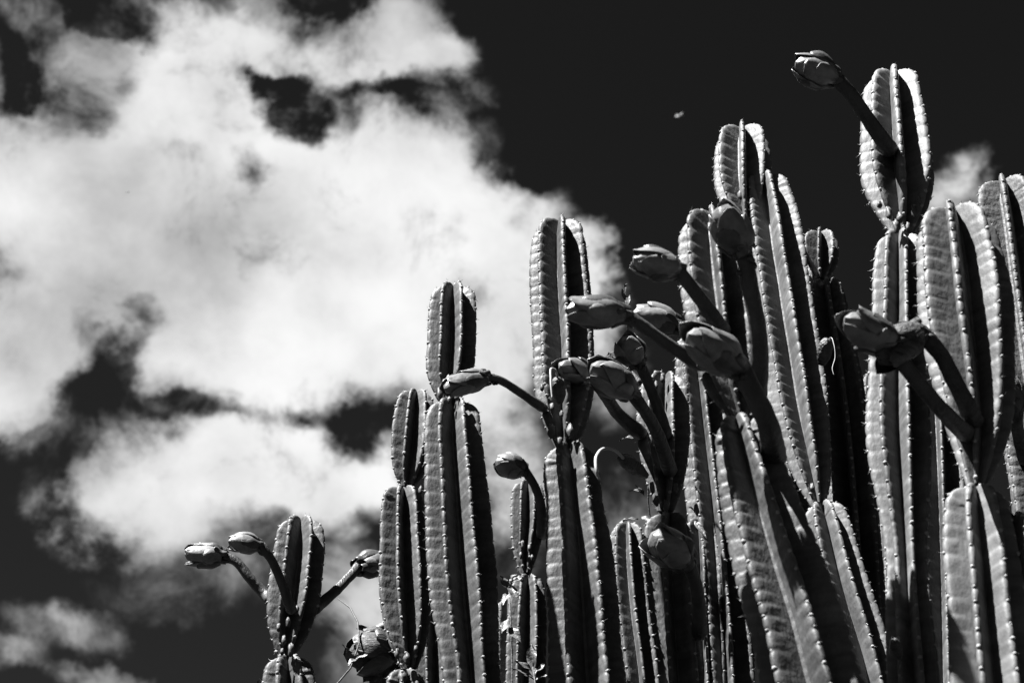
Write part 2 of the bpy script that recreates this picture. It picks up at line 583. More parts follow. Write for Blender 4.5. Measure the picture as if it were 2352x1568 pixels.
            for sp in range(rs.randint(1, 4)):
                d = n * rs.uniform(.4, 1) + bt * rs.uniform(-1, 1) + tg * rs.uniform(-.9, .9)
                d /= np.linalg.norm(d)
                ln = rs.uniform(.004, .011) * (amul ** .5)
                e = np.cross(d, tg + .1 * n)
                e /= np.linalg.norm(e)
                f = np.cross(d, e)
                w_ = .0006
                s_ = len(spV)
                spV += [c + e * w_, c - e * w_ * .5 + f * w_ * .87, c - e * w_ * .5 - f * w_ * .87, c + d * (ln + r)]
                spF += [[s_, s_ + 1, s_ + 3], [s_ + 1, s_ + 2, s_ + 3], [s_ + 2, s_, s_ + 3]]
    if areV:
        ar = mesh_object('areoles', np.array(areV), areF, M_WOOL, seg, origin=O)
        ar['kind'] = 'stuff'
        sp = mesh_object('spines', np.array(spV), spF, M_SPINE, seg, smooth=False, origin=O)
        sp['kind'] = 'stuff'
    return seg


def column(label, D, segs, phase=20, nrib=7, mat=M_SKIN, seed=0, group='columnar cacti of the clump', lean=0.0, name='columnar_cactus', dome=1.0, thick=1.0, bump=1.0, tophole=None, amul=1.0):
    """segs: from the top one down; each a list of (x, y, half width) from the tip down, survey units, on the upright plane D"""
    chains = []
    for sg in segs:
        ch = []
        for (x, y, hw) in sg:
            p, t = at(x, y, D)
            ch.append((p, px(hw, t)))
        ch.reverse()
        chains.append(ch)
    low = chains[-1]
    # carry the lowest one down to the ground, on its own slope but straightening
    p0, r0 = low[0]
    p1, _ = low[1]
    dx = (p0.x - p1.x) / max(.05, p1.z - p0.z)
    dx = max(-.2, min(.2, dx))
    gx = p0.x + dx * p0.z * .6
    root_p = Vector((gx, D, 0))
    mid = Vector((p0.x + dx * p0.z * .42, D, p0.z * .45))
    chains[-1] = [(root_p, r0 * 1.0), (mid, r0 * 1.05)] + low
    zf = p0.z - 0.15
    root = thing(name, root_p, label, 'cactus', group)
    for i, ch in enumerate(chains):
        lowest = i == len(chains) - 1
        view = math.atan2(ch[-1][0].x, D)        # the camera sees stems at the right a little from their left
        ps = phase[min(i, len(phase) - 1)] if isinstance(phase, (list, tuple)) else phase + 4 * i
        build_segment(root, ch, nrib[min(i, len(nrib) - 1)] if isinstance(nrib, (list, tuple)) else nrib, math.radians(ps) - view, mat, seed * 13 + i * 5 + 1, dome=dome, thick=thick, bump=bump, zmin=zf if lowest else None, uneven=0.0 if i == 0 else .01, amul=amul)
    return root


# ------------------------------------------------------------------ ground (below the frame)
gv, gf = [], []
G = 40
xs = np.sign(np.linspace(-1, 1, G)) * np.abs(np.linspace(-1, 1, G)) ** 4 * 2500
gx_, gy_ = np.meshgrid(xs, xs)
gz = -0.02 + 0.03 * np.sin(gx_ * .7) * np.cos(gy_ * .6) * np.exp(-(gx_**2 + gy_**2) / 900)
gr = mesh_object('ground', np.stack([gx_, gy_, gz - .02], -1).reshape(-1, 3), grid_faces(G, G), M_GROUND)
gr['kind'] = 'structure'

# ------------------------------------------------------------------ the columns
CA = column('short leftmost cactus stem standing apart, with three flower buds branching off it', 4.65,
    [[(690, 1190, 46), (690, 1238, 58), (682, 1320, 64), (674, 1390, 63), (664, 1450, 50), (655, 1512, 22)],
     [(662, 1508, 50), (662, 1545, 60), (664, 1600, 66)]], phase=22, seed=1)
CB = column('slender jointed cactus stem pressed against the left side of the taller left-centre column', 4.5,
    [[(957, 898, 38), (952, 950, 47), (946, 1030, 49), (940, 1080, 40), (935, 1122, 20)],
     [(925, 1117, 40), (924, 1170, 52), (925, 1260, 58), (928, 1370, 60), (934, 1450, 52), (940, 1535, 22)],
     [(930, 1538, 40), (930, 1600, 52)]], phase=33, seed=2)
CC_ = column('tall cactus column left of centre whose narrow upper joint rises before the bright cloud', 4.1,
    [[(1042, 655, 48), (1039, 715, 57), (1038, 800, 60), (1034, 860, 56), (1030, 930, 24)],
     [(1043, 920, 52), (1040, 990, 68), (1046, 1100, 75), (1056, 1250, 80), (1068, 1400, 79), (1084, 1568, 68), (1090, 1640, 70)]], phase=21, seed=3)
CD = column('tall cactus column in the middle with a long upper joint pinched where buds hang', 4.2,
    [[(1286, 508, 56), (1285, 570, 68), (1290, 700, 72), (1296, 800, 73), (1297, 900, 67), (1298, 970, 50), (1296, 1030, 24)],
     [(1306, 1020, 52), (1312, 1090, 65), (1318, 1150, 64), (1328, 1250, 76), (1338, 1400, 84), (1347, 1568, 90), (1352, 1640, 90)]], phase=[8, 32], nrib=[7, 6], seed=4, bump=1.1)
CE = column('thin cactus stem farther back between the two middle columns, a dark bud arching off it', 5.5,
    [[(1213, 1106, 32), (1213, 1150, 39), (1212, 1215, 39), (1208, 1260, 32), (1207, 1318, 15)],
     [(1212, 1320, 34), (1211, 1380, 43), (1209, 1470, 47), (1206, 1568, 48), (1205, 1640, 48)]], phase=24, seed=5)
CF = column('low background cactus stem showing only a narrow strip right of the tall left-centre column', 6.2,
    [[(1168, 1375, 25), (1168, 1420, 30), (1166, 1600, 30)]], phase=5, seed=6)
CG = column('background cactus with a single dark ridge, just right of the middle column at the bottom', 4.5,
    [[(1441, 1200, 36), (1442, 1250, 42), (1452, 1390, 44), (1474, 1568, 46), (1480, 1640, 46)]], phase=8, seed=7, thick=1.1)
CH = column('cactus column right of the middle one, its crooked upper joint crossed by dark flower stalks', 4.5,
    [[(1530, 860, 52), (1524, 925, 60), (1526, 1020, 59), (1528, 1090, 48), (1528, 1175, 22)],
     [(1536, 1178, 50), (1535, 1235, 58), (1541, 1390, 63), (1553, 1568, 68), (1558, 1640, 70)]], phase=[22, 48], nrib=[7, 6], seed=8, bump=1.15)
CI = column('shaded cactus column behind the crooked one, only its upper left ribs catching sun', 4.85,
    [[(1604, 760, 48), (1606, 840, 54), (1618, 960, 58), (1640, 1150, 62), (1665, 1400, 62), (1680, 1640, 62)]], phase=10, seed=9)
CJ = column('thick blurred foreground cactus column leaning left, largest stem at the bottom right of centre', 3.3,
    [[(1632, 488, 72), (1640, 570, 80), (1655, 700, 84), (1666, 800, 78), (1682, 890, 58), (1702, 965, 24)],
     [(1692, 956, 56), (1712, 1040, 72), (1742, 1150, 88), (1785, 1300, 104), (1832, 1450, 114), (1862, 1568, 122), (1882, 1640, 124)]], phase=[5, 17], nrib=[7, 6], seed=10, thick=.95, bump=1.15, amul=1.0)
CK = column('very tall cactus column with two stacked sunlit upper joints and bright broad right ribs', 4.6,
    [[(1703, 292, 56), (1705, 350, 65), (1706, 420, 63), (1712, 500, 34), (1716, 540, 20)],
     [(1752, 406, 52), (1768, 490, 66), (1784, 600, 73), (1800, 700, 75), (1824, 850, 72), (1850, 1000, 62), (1868, 1090, 44), (1880, 1160, 20)],
     [(1888, 1155, 44), (1906, 1230, 56), (1935, 1350, 62), (1975, 1480, 66), (1998, 1568, 68), (2015, 1640, 68)]], phase=[4, 12, 20], seed=11, mat=M_PALE, bump=.9)
CL = column('small dark shaded cactus stem with a stubby round top joint behind the very tall column', 4.79,
    [[(1884, 533, 36), (1884, 575, 43), (1884, 605, 40), (1886, 645, 18)],
     [(1895, 642, 40), (1905, 720, 48), (1925, 850, 54), (1945, 1000, 58), (1970, 1300, 60), (1990, 1640, 60)]], phase=0, seed=12)
CM = column('cactus column near the right with the highest top joint and a bud leaning off it', 3.6,
    [[(2051, 167, 62), (2054, 240, 74), (2060, 330, 82), (2066, 420, 83), (2072, 480, 60), (2074, 545, 24)],
     [(2066, 536, 48), (2066, 610, 60), (2066, 720, 66), (2064, 850, 72), (2066, 1000, 77), (2074, 1130, 66), (2084, 1290, 50), (2090, 1420, 58), (2100, 1568, 62), (2105, 1640, 62)]], phase=[10, 20], seed=13, mat=M_PALE, bump=1.0, amul=1.0)
CN = column('sliver of a background cactus left of the tall column near the right', 5.3,
    [[(2008, 858, 30), (2012, 930, 36), (2022, 1100, 38), (2034, 1640, 40)]], phase=10, seed=14)
CO = column('fat blurred foreground cactus column at the right with a wide bright right rib', 3.3,
    [[(2186, 478, 88), (2200, 570, 100), (2212, 660, 106), (2222, 760, 104), (2236, 870, 94), (2246, 980, 74), (2246, 1060, 48), (2244, 1120, 26)],
     [(2240, 1118, 62), (2246, 1210, 82), (2256, 1310, 92), (2266, 1420, 98), (2280, 1568, 104), (2288, 1640, 106)]], phase=[0, -12], seed=15, mat=M_PALE, bump=.95, amul=1.0)
CP = column('scarred cactus column cut by the right edge of the picture', 4.4,
    [[(2302, 416, 62), (2318, 500, 76), (2335, 620, 84), (2356, 780, 88), (2380, 950, 88), (2404, 1150, 88), (2440, 1640, 88)]], phase=-2, seed=16, mat=M_OLD)
# stems deeper in the clump, in the others' shade
for i, (lab, D, sg, ph) in enumerate([
    ('shaded cactus stem in the dark gap left of the thick leaning foreground column', 5.1, [(1660, 1235, 40), (1668, 1300, 48), (1680, 1450, 50), (1690, 1640, 50)], 3),
    ('shaded cactus stem behind the foot of the very tall column', 5.0, [(1760, 900, 48), (1775, 980, 54), (1820, 1300, 58), (1850, 1640, 58)], 17),
    ('shaded cactus stem seen between the two blurred columns at the right', 4.1, [(2150, 900, 50), (2155, 980, 56), (2165, 1250, 60), (2175, 1640, 60)], 12),
    ('shaded cactus stem low behind the fat foreground column at the right edge', 3.75, [(2330, 1180, 56), (2336, 1260, 64), (2350, 1450, 68), (2360, 1640, 68)], 20),
    ('dark cactus stem low between the crooked column and its shaded neighbour', 4.85, [(1606, 1190, 34), (1610, 1250, 44), (1618, 1450, 48), (1625, 1640, 48)], 9),
    ('low background cactus stem behind the foot of the slender left stem', 5.4, [(985, 1350, 40), (990, 1410, 48), (1000, 1640, 50)], 30),
]):
    column(lab, D, [sg], phase=ph, seed=30 + i)


# ------------------------------------------------------------------ buds
PV = np.array([-.2, 0, .08, .18, .3, .42, .54, .66, .76, .86, .94, 1.05])
PR = np.array([.52, .62, .76, .92, 1.0, 1.02, 1.0, .93, .82, .66, .50, .30])
def bud(col, path, head, stalk_r=10, head_r=27, seed=0, twist=0.0, label=None, open_=0.0, dk=0.55, name='flower_bud', wilt=False):
    """path: (x, y, D) from the attachment to the neck; head: (x, y, D) of the tip"""
    rs = np.random.RandomState(seed + 100)
    O = Vector(col.location)
    D0 = path[0][2]
    path = [(x, y, D0 + (D - D0) * dk) for x, y, D in path]
    head = (head[0], head[1], D0 + (head[2] - D0) * dk)
    pts, rad = [], []
    ex, ey = path[0][0] - path[1][0], path[0][1] - path[1][1]
    kk = 26 / max(1, math.hypot(ex, ey))
    path = [(path[0][0] + ex * kk * .5, path[0][1] + ey * kk * .5, col.location.y - .005)] + path
    for k, (x, y, D) in enumerate(path):
        p, t = at(x, y, D)
        pts.append(p)
        f = k / (len(path) - 1)
        rad.append(px(stalk_r, t) * (1.25 - .40 * math.sin(f * math.pi * .8) if k else 1.0))
    tip, tt = at(*head)
    neck = pts[-1]
    hl = (tip - neck).length
    hr = px(head_r, tt)
    ax = (tip - neck).normalized()
    pts.append(neck + ax * hl * .16)
    rad.append(hr * .70)
    rad[-2] = max(rad[-2], hr * .50)
    V, F, _ = tube(pts, rad, n=18, sub=7, ridges=5, ridge=.05, wob=.06, seed=seed)
    st = mesh_object(name, V, F, M_STALK if not wilt else M_DRY, col, origin=O)
    if label:
        st['label'] = label
    # scales running down the tube as raised strips
    ref = Vector((0, 0, 1))
    e1 = (ref - ax * ref.dot(ax)).normalized()
    e2 = ax.cross(e1)
    # head: slightly bent beak; radius profile along v
    bend = px(head_r, tt) * rs.uniform(.1, .5)
    fat = rs.uniform(.8, 1.25)

    def prof(v):
        return hr * float(np.interp(v, PV, PR)) ** fat

    def ctr(v):
        return neck + ax * (hl * (.06 + .94 * v)) - Vector((0, 0, 1)) * bend * (v * v - v * .2) + Vector((0, 0, 1)) * bend * .5 * max(0, v - .75) * 4

    def shell(phi0, width, v0, v1, lift, thickn, flare, mat, nm, ptw=.0, sk=0.0):
        nu, nv = 11, 13
        g = np.zeros((2, nv, nu, 3))
        wob = rs.rand(4) * 6.28
        tilt_ = rs.uniform(-.12, .12)
        for j in range(nv):
            vv = j / (nv - 1)
            v = v0 + (v1 - v0) * vv
            wv_ = width * (max(0.0, math.sin(math.pi * min(1, .25 + .75 * vv))) ** .42 if vv < 1 else 0.0) + .05
            c = ctr(min(1, v))
            r = prof(min(1, v)) * (1 + .04 * math.sin(wob[0] + 7 * vv))
            for i in range(nu):
                u = -1 + 2 * i / (nu - 1)
                phi = phi0 + sk * vv + twist * v + u * wv_
                edge = 1 - u * u
                for s_ in (0, 1):
                    rr = r + hr * (lift * (.35 + .65 * edge) + flare * vv ** 4) + s_ * thickn * hr * (.35 + .65 * edge * (1 - vv ** 3))
                    rr += hr * (.04 * math.sin(2.2 * u + wob[1] + 5 * vv) + tilt_ * u * vv + .05 * math.cos(3 * phi + wob[0] * .1) + .018 * math.cos(11 * u + wob[2]))
                    p = c + (e1 * math.cos(phi) + e2 * math.sin(phi)) * rr
                    if v > 1:
                        p = p + ax * hl * (v - 1)
                    g[s_, j, i] = p
        Fi = grid_faces(nv, nu)
        n = nv * nu
        Fo = Fi + n
        faces = Fi[:, ::-1].tolist() + Fo.tolist()
        ring = [i for i in range(nu)] + [j * nu + nu - 1 for j in range(1, nv)] + [(nv - 1) * nu + i for i in range(nu - 2, -1, -1)] + [j * nu for j in range(nv - 2, 0, -1)]
        for a, b in zip(ring, ring[1:] + ring[:1]):
            faces.append([a, b, b + n, a + n])
        return mesh_object(nm, g.reshape(-1, 3), faces, mat, st, origin=O)
    # closed inner cone
    nv, nu = 14, 20
    cv = np.zeros((nv, nu, 3))
    for j in range(nv):
        v = j / (nv - 1)
        for i in range(nu):
            ph = 2 * math.pi * i / nu
            fold = 1 + .07 * math.cos(5 * ph + twist * 2 + 3 * v) * (.3 + v)
            p = ctr(v) + (e1 * math.cos(ph) + e2 * math.sin(ph)) * prof(v) * .96 * fold * (1 if j < nv - 1 else .12)
            cv[j, i] = p
    mesh_object('bud_core', cv.reshape(-1, 3), grid_faces(nv, nu, True), M_BUD if not wilt else M_DRY, st, origin=O)
    mb, ms = (M_BUD, M_SEPAL) if not wilt else (M_PETALDRY, M_DRY)
    ph = rs.rand() * 6.28
    for k in range(3):
        shell(ph + k * 2.09 + rs.uniform(-.15, .15), 1.15, .02, rs.uniform(.94, 1.04), .02 + .07 * (k % 2), .08, rs.uniform(.05, .5) + open_, mb, 'petal', sk=.35)
    ph += .8
    for k in range(4):
        shell(ph + k * 1.57 + rs.uniform(-.3, .3), rs.uniform(.6, .85), -.02, rs.uniform(.45, .8), .13, .13, rs.uniform(-.06, .12) + open_ * .4, ms if k % 2 else mb, 'petal' if k % 2 == 0 else 'sepal', sk=.3)
    ph += .5
    for k in range(4):
        shell(ph + k * 1.57 + rs.uniform(-.4, .4), rs.uniform(.35, .6), -.16, rs.uniform(.10, .34), .12, .16, rs.uniform(-.08, .08), ms, 'sepal')
    # narrow scales lying on the tube
    T0 = (pts[-2] - pts[-3]).normalized()
    for k in range(5):
        a = rs.rand() * 6.28
        q1 = (T0.cross(Vector((0, 0, 1)))).normalized()
        q2 = T0.cross(q1)
        d = q1 * math.cos(a) + q2 * math.sin(a)
        f = rs.uniform(.15, .8)
        b = pts[-3].lerp(pts[-2], f)
        rb = rad[-3] * (1 - f) + rad[-2] * f
        ln = px(rs.uniform(9, 16), tt)
        P = [b + d * rb * .75, b + d * rb * .98 + T0 * ln * .5, b + d * rb * 1.12 + T0 * ln]
        v_, f_, _ = tube(P, [px(stalk_r * .28, tt), px(stalk_r * .33, tt), px(stalk_r * .1, tt)], n=7, sub=3)
        mesh_object('scale', v_, f_, M_STALK if not wilt else M_DRY, st, origin=O)
    return st


bud(CA, [(612, 1368, 4.68), (572, 1325, 4.66), (535, 1284, 4.64), (512, 1277, 4.64)], (424, 1270, 4.60), 13, 25, seed=1, label='largest pale bud reaching far left of the short leftmost stem')
bud(CA, [(664, 1385, 4.52), (640, 1320, 4.44), (615, 1272, 4.38), (595, 1252, 4.36)], (524, 1240, 4.30), 12, 21, seed=2, label='smaller bud above the far left one')
bud(CA, [(732, 1390, 4.69), (775, 1352, 4.72), (808, 1318, 4.75), (825, 1300, 4.77)], (898, 1284, 4.84), 13, 26, dk=1.0, seed=3, label='bud leaning right towards the slender stem')
bud(CD, [(1238, 930, 4.12), (1190, 898, 4.06), (1150, 874, 4.0), (1112, 868, 3.95)], (1021, 892, 3.88), 11, 24, dk=.85, seed=4, label='pale bud on a curved stalk reaching left before the neighbouring column')
bud(CE, [(1244, 1215, 5.40), (1240, 1150, 5.34), (1215, 1095, 5.26), (1200, 1078, 5.24)], (1138, 1058, 5.16), 12, 26, seed=5, label='dark bud arching left off the thin back stem')
bud(CJ, [(1600, 830, 3.22), (1540, 795, 3.14), (1475, 748, 3.08), (1432, 722, 3.06)], (1302, 708, 2.98), 17, 33, seed=6, label='long blurred bud pointing left on a lit stalk')
bud(CJ, [(1652, 748, 3.20), (1612, 690, 3.08), (1572, 640, 3.00), (1552, 618, 2.98)], (1456, 592, 2.86), 19, 33, seed=7, label='blurred bud on a dark stalk above the long left pointing one')
bud(CJ, [(1738, 905, 3.27), (1744, 790, 3.10), (1722, 660, 2.98), (1702, 568, 2.92)], (1652, 474, 2.78), 23, 40, seed=8, label='large blurred bud high on the foreground column')
bud(CJ, [(1776, 1040, 3.27), (1758, 960, 3.06), (1718, 880, 2.98), (1690, 838, 2.95)], (1582, 764, 2.72), 28, 41, seed=9, label='largest blurred bud facing the viewer on a thick dark stalk')
bud(CH, [(1535, 1070, 4.40), (1505, 985, 4.26), (1468, 925, 4.16), (1445, 896, 4.12)], (1362, 840, 3.98), 17, 36, dk=1.0, seed=10, label='broad pale bud with a dark centre beside the middle column')
bud(CH, [(1460, 985, 4.42), (1425, 955, 4.40), (1390, 905, 4.30), (1362, 868, 4.22)], (1288, 838, 4.06), 17, 27, dk=1.0, seed=11, label='small round bud before the middle column')
bud(CH, [(1525, 985, 4.40), (1505, 920, 4.34), (1480, 860, 4.28), (1465, 832, 4.24)], (1428, 772, 4.14), 15, 30, seed=12, label='small upright bud above the broad pale one', open_=.05)
bud(CH, [(1606, 1440, 4.40), (1604, 1380, 4.30), (1588, 1312, 4.18), (1572, 1282, 4.12)], (1500, 1224, 3.96), 18, 40, seed=13, label='round bud hanging before the lower joint')
bud(CM, [(2034, 330, 3.48), (1990, 268, 3.36), (1940, 200, 3.26), (1915, 178, 3.24)], (1828, 142, 3.14), 19, 34, seed=14, label='dark bud on the highest stalk against the black sky')
bud(CO, [(2214, 990, 3.24), (2140, 915, 3.02), (2080, 840, 2.92), (2050, 795, 2.88)], (1942, 728, 2.72), 21, 39, seed=15, label='pale blurred bud left of the withered flower')
bud(CO, [(2234, 960, 3.24), (2195, 880, 3.06), (2150, 800, 2.98), (2105, 762, 2.94)], (2022, 825, 2.82), 22, 36, seed=16, label='withered drooping flower on a bent stalk', wilt=True, name='withered_flower')
bud(CI, [(1592, 785, 5.02), (1580, 772, 4.96), (1566, 758, 4.94), (1552, 748, 4.93)], (1452, 716, 4.86), 15, 31, seed=17, label='sunlit pale bud behind the long blurred one')
bud(CP, [(2352, 1040, 4.25), (2340, 1000, 4.1), (2334, 960, 3.9), (2334, 940, 3.85)], (2318, 862, 3.7), 18, 35, seed=18, label='dark dried bud at the right edge', wilt=True)


# ------------------------------------------------------------------ fruits with the dried style still hanging on
def fruit(col, base, tip, D0, D1, r, style, seed, label=None, sr=2.2):
    O = Vector(col.location)
    a, t0 = at(*base, D0)
    b, t1 = at(*tip, D1)
    P = [a, a.lerp(b, .3), a.lerp(b, .55), a.lerp(b, .85), b]
    R = [px(r, t0) * k for k in (.45, .9, 1.0, .9, .5)]
    V, F, _ = tube(P, R, n=16, sub=5, ridges=6, ridge=.06, wob=.08, seed=seed)
    f = mesh_object('fruit', V, F, M_FRUIT, col, origin=O)
    if label:
        f['label'] = label
    P = [at(x, y, D)[0] for x, y, D in style]
    V, F, _ = tube([b.lerp(a, .15)] + P, [px(sr * 1.2, t1)] + [px(sr, t1)] * (len(P) - 1) + [px(sr * .6, t1)], n=8, sub=6)
    mesh_object('style', V, F, M_STYLE, f, origin=O)


fruit(CH, (1484, 1092, ), (1426, 1050), 4.42, 4.30, 17, [(1418, 1038, 4.24), (1395, 1029, 4.16), (1374, 1040, 4.08), (1368, 1062, 4.04), (1371, 1085, 4.04), (1378, 1102, 4.05)], 1, label='dark dried fruit with a white curled thread', sr=3.6)
fruit(CK, (1888, 838), (1900, 778), 4.52, 4.46, 17, [(1908, 775, 4.45), (1915, 790, 4.44), (1918, 820, 4.44), (1912, 850, 4.44), (1916, 862, 4.44)], 2, label='dried fruit on the right rib with a limp thread', sr=0.8)
fruit(CD, (1286, 925), (1280, 868), 4.08, 4.02, 16, [(1276, 850, 4.0), (1268, 846, 3.99), (1265, 870, 3.98), (1268, 915, 3.98)], 3, label='dried fruit at the pinch with a looping thread', sr=2.6)
fruit(CM, (2065, 1510), (2052, 1470), 3.5, 3.42, 14, [(2048, 1462, 3.4), (2044, 1475, 3.4), (2042, 1500, 3.4)], 4, sr=1.2)


# knobs of scar tissue at the pinches
def knobs(col, D, spots, seed):
    rs = np.random.RandomState(seed)
    O = Vector(col.location)
    for (x, y, r) in spots:
        p, t = at(x, y, D + .02)
        rr = px(r, t) * .6
        n1_, n2_ = 9, 12
        g = np.zeros((n1_, n2_, 3))
        ph = rs.rand(3) * 6
        sc = Vector((1, 1, rs.uniform(1.6, 2.6)))
        for j in range(n1_):
            b = -math.pi / 2 + math.pi * j / (n1_ - 1)
            for i in range(n2_):
                a = 2 * math.pi * i / n2_
                k = rr * (1 + .16 * math.sin(3 * a + ph[0] + b * 2) + .1 * math.sin(5 * b + ph[1]))
                g[j, i] = (p.x + k * math.cos(a) * math.cos(b), p.y + k * math.sin(a) * math.cos(b), p.z + k * math.sin(b) * sc.z)
        mesh_object('knob', g.reshape(-1, 3), grid_faces(n1_, n2_, True), M_SKIN, col, origin=O)


knobs(CA, 4.56, [(640, 1440, 9), (662, 1428, 10), (652, 1470, 9), (668, 1492, 12), (648, 1496, 8), (682, 1400, 9), (686, 1440, 7)], 1)
knobs(CC_, 4.03, [(1030, 868, 7), (1044, 872, 8), (1020, 880, 8), (1010, 905, 12), (1050, 912, 9), (1032, 918, 8)], 2)
knobs(CD, 4.12, [(1268, 935, 9), (1290, 950, 8), (1266, 990, 14), (1310, 990, 14), (1245, 890, 8), (1285, 1015, 12)], 3)
knobs(CB, 4.43, [(912, 1500, 9), (935, 1512, 14), (955, 1490, 8), (966, 1125, 8)], 4)
knobs(CE, 5.44, [(1200, 1250, 7), (1216, 1258, 7), (1196, 1275, 6), (1222, 1280, 6)], 5)
knobs(CH, 4.42, [(1508, 1150, 13), (1530, 1160, 12), (1552, 1120, 9), (1498, 1120, 10), (1507, 885, 8), (1522, 868, 9), (1600, 1170, 10)], 6)
knobs(CM, 3.51, [(2042, 490, 12), (2068, 500, 14), (2100, 485, 12), (2058, 520, 12), (2020, 470, 10), (2085, 520, 9), (2112, 460, 9)], 7)
knobs(CK, 4.54, [(1700, 448, 10), (1716, 462, 10), (1866, 1120, 9)], 8)


# ------------------------------------------------------------------ leaves, vine, sprig
def leaf_mesh(base, tip, w, nrm, curl=.25, fold=.3, hole=False, wave=.0, n=11, m=9, seed=0):
    """closed thin blade from base to tip, w wide"""
    rs = np.random.RandomState(seed)
    ax = (tip - base)
    ln = ax.length
    ax.normalize()
    nn = (nrm - ax * nrm.dot(ax)).normalized()
    sd = ax.cross(nn)
    g = np.zeros((2, n, m, 3))
    ph = rs.rand() * 6
    for j in range(n):
        v = j / (n - 1)
        ww = w * (max(0.0, math.sin(math.pi * v ** .8)) ** .9 * .5 + .02 * (1 - v))
        for i in range(m):
            u = -1 + 2 * i / (m - 1)
            p = base + ax * ln * v + sd * ww * u + nn * (-curl * ln * (v * v) + fold * abs(u) * ww + wave * w * math.sin(v * 9 + ph + u * 2.2) * abs(u))
            g[0, j, i] = p
            g[1, j, i] = p - nn * .0007
    Fi = grid_faces(n, m)
    if hole:
        keep = [k for k in range(len(Fi)) if not (4 <= k // (m - 1) <= 5 and 5 <= k % (m - 1) <= 6)]
        Fi = Fi[keep]
    q = n * m
    return g.reshape(-1, 3), np.vstack([Fi[:, ::-1], Fi + q])


def add_leaf(parent, origin, x0, y0, x1, y1, D0, D1, w, nrm=(0, -.6, .8), mat=M_LEAF, name='leaf', **kw):
    a, t = at(x0, y0, D0)
    b, t2 = at(x1, y1, D1)
    V, F = leaf_mesh(a, b, px(w, t), Vector(nrm), **kw)
    return mesh_object(name, V, F, mat, parent, origin=origin)


def stem(parent, origin, pts, r, mat=M_VINE, name='stem', n=8):
    P = [at(x, y, D)[0] for x, y, D in pts]
    t = at(*pts[0])[1]
    V, F, _ = tube(P, [px(r, t)] * (len(P) - 1) + [px(r * .6, t)], n=n, sub=5)
    return mesh_object(name, V, F, mat, parent, origin=origin)


def vine(label, pts, r, leaves, mat=M_VINE, name='climbing_vine', ground=True):
    pts = list(pts)
    p0 = at(*pts[0])[0]
    base = Vector((p0.x, p0.y, 0)) if ground else p0
    root = thing(name, base, label, 'vine')
    P = [at(x, y, D)[0] for x, y, D in pts]
    if ground:
        P = [base, base.lerp(P[0], .5) + Vector((.02, .01, 0)), ] + P
    t = at(*pts[0])[1]
    R = [px(r * 1.3, t)] * (len(P) - len(pts)) + [px(r, t)] * (len(pts) - 1) + [px(r * .6, t)]
    V, F, _ = tube(P, R, n=8, sub=6)
    mesh_object('stem', V, F, mat, root, origin=base)
    for k, lf in enumerate(leaves):
        x0, y0, x1, y1, D, w, *rest = lf
        nrm = rest[0] if rest else (-.3, -.7, .6)
        add_leaf(root, base, x0, y0, x1, y1, D, D - .02, w, nrm, seed=k, curl=.15, fold=.35, wave=.12)
    return root


vine('thin bare vine curving between the short leftmost stem and the slender one, few small leaves',
     [(772, 1572, 4.5), (800, 1540, 4.5), (819, 1512, 4.5), (826, 1470, 4.5), (822, 1430, 4.52), (808, 1400, 4.55), (792, 1382, 4.58), (776, 1374, 4.6)], 2.2,
     [(808, 1518, 796, 1490, 4.49, 22), (816, 1515, 845, 1498, 4.49, 14), (800, 1500, 790, 1478, 4.49, 12), (818, 1512, 798, 1524, 4.48, 18)])
vine('leafy sprig standing between the middle column and the blurred buds',
     [(1560, 1300, 4.75), (1535, 1100, 4.75), (1505, 940, 4.72), (1462, 830, 4.66), (1443, 780, 4.58), (1440, 740, 4.55), (1438, 700, 4.55), (1434, 655, 4.55)], 2.0,
     [(1439, 712, 1444, 672, 4.54, 14), (1437, 690, 1428, 662, 4.54, 10), (1436, 680, 1434, 648, 4.54, 8), (1438, 720, 1430, 690, 4.54, 10), (1435, 665, 1438, 650, 4.54, 6)])
vine('vine with curled leaves climbing beside the crooked column',
     [(1530, 1640, 4.75), (1520, 1400, 4.75), (1500, 1230, 4.75), (1486, 1180, 4.7), (1492, 1130, 4.7), (1484, 1060, 4.68), (1470, 1012, 4.66)], 2.0,
     [(1462, 1006, 1424, 1004, 4.6, 20), (1478, 1130, 1446, 1122, 4.6, 16), (1480, 1138, 1462, 1112, 4.6, 12), (1466, 1192, 1430, 1190, 4.7, 16), (1440, 1190, 1410, 1212, 4.7, 14), (1474, 1186, 1500, 1200, 4.7, 14), (1600, 1180, 1585, 1160, 4.7, 12), (1595, 1195, 1622, 1230, 4.7, 14)])
vine('dark leafy shoot at the bottom before the thin back stem',
     [(1236, 1640, 4.9), (1230, 1560, 4.9), (1222, 1530, 4.9), (1220, 1505, 4.9)], 2.4,
     [(1224, 1530, 1218, 1476, 4.88, 26), (1222, 1540, 1186, 1512, 4.88, 18), (1224, 1552, 1180, 1530, 4.88, 16), (1228, 1548, 1252, 1520, 4.88, 20), (1226, 1560, 1206, 1545, 4.88, 14), (1230, 1560, 1256, 1545, 4.88, 12)])
vine('vine of dark curled leaves between the left-centre column and the thin back stem',
     [(1176, 1640, 5.3), (1176, 1500, 5.3), (1172, 1400, 5.3), (1168, 1335, 5.3)], 2.2,
     [(1168, 1345, 1192, 1372, 5.28, 20), (1166, 1350, 1150, 1320, 5.28, 18), (1170, 1338, 1200, 1322, 5.28, 26), (1172, 1360, 1152, 1385, 5.28, 20), (1172, 1335, 1184, 1316, 5.28, 20), (1168, 1420, 1150, 1450, 5.28, 20), (1170, 1440, 1196, 1470, 5.28, 22)])

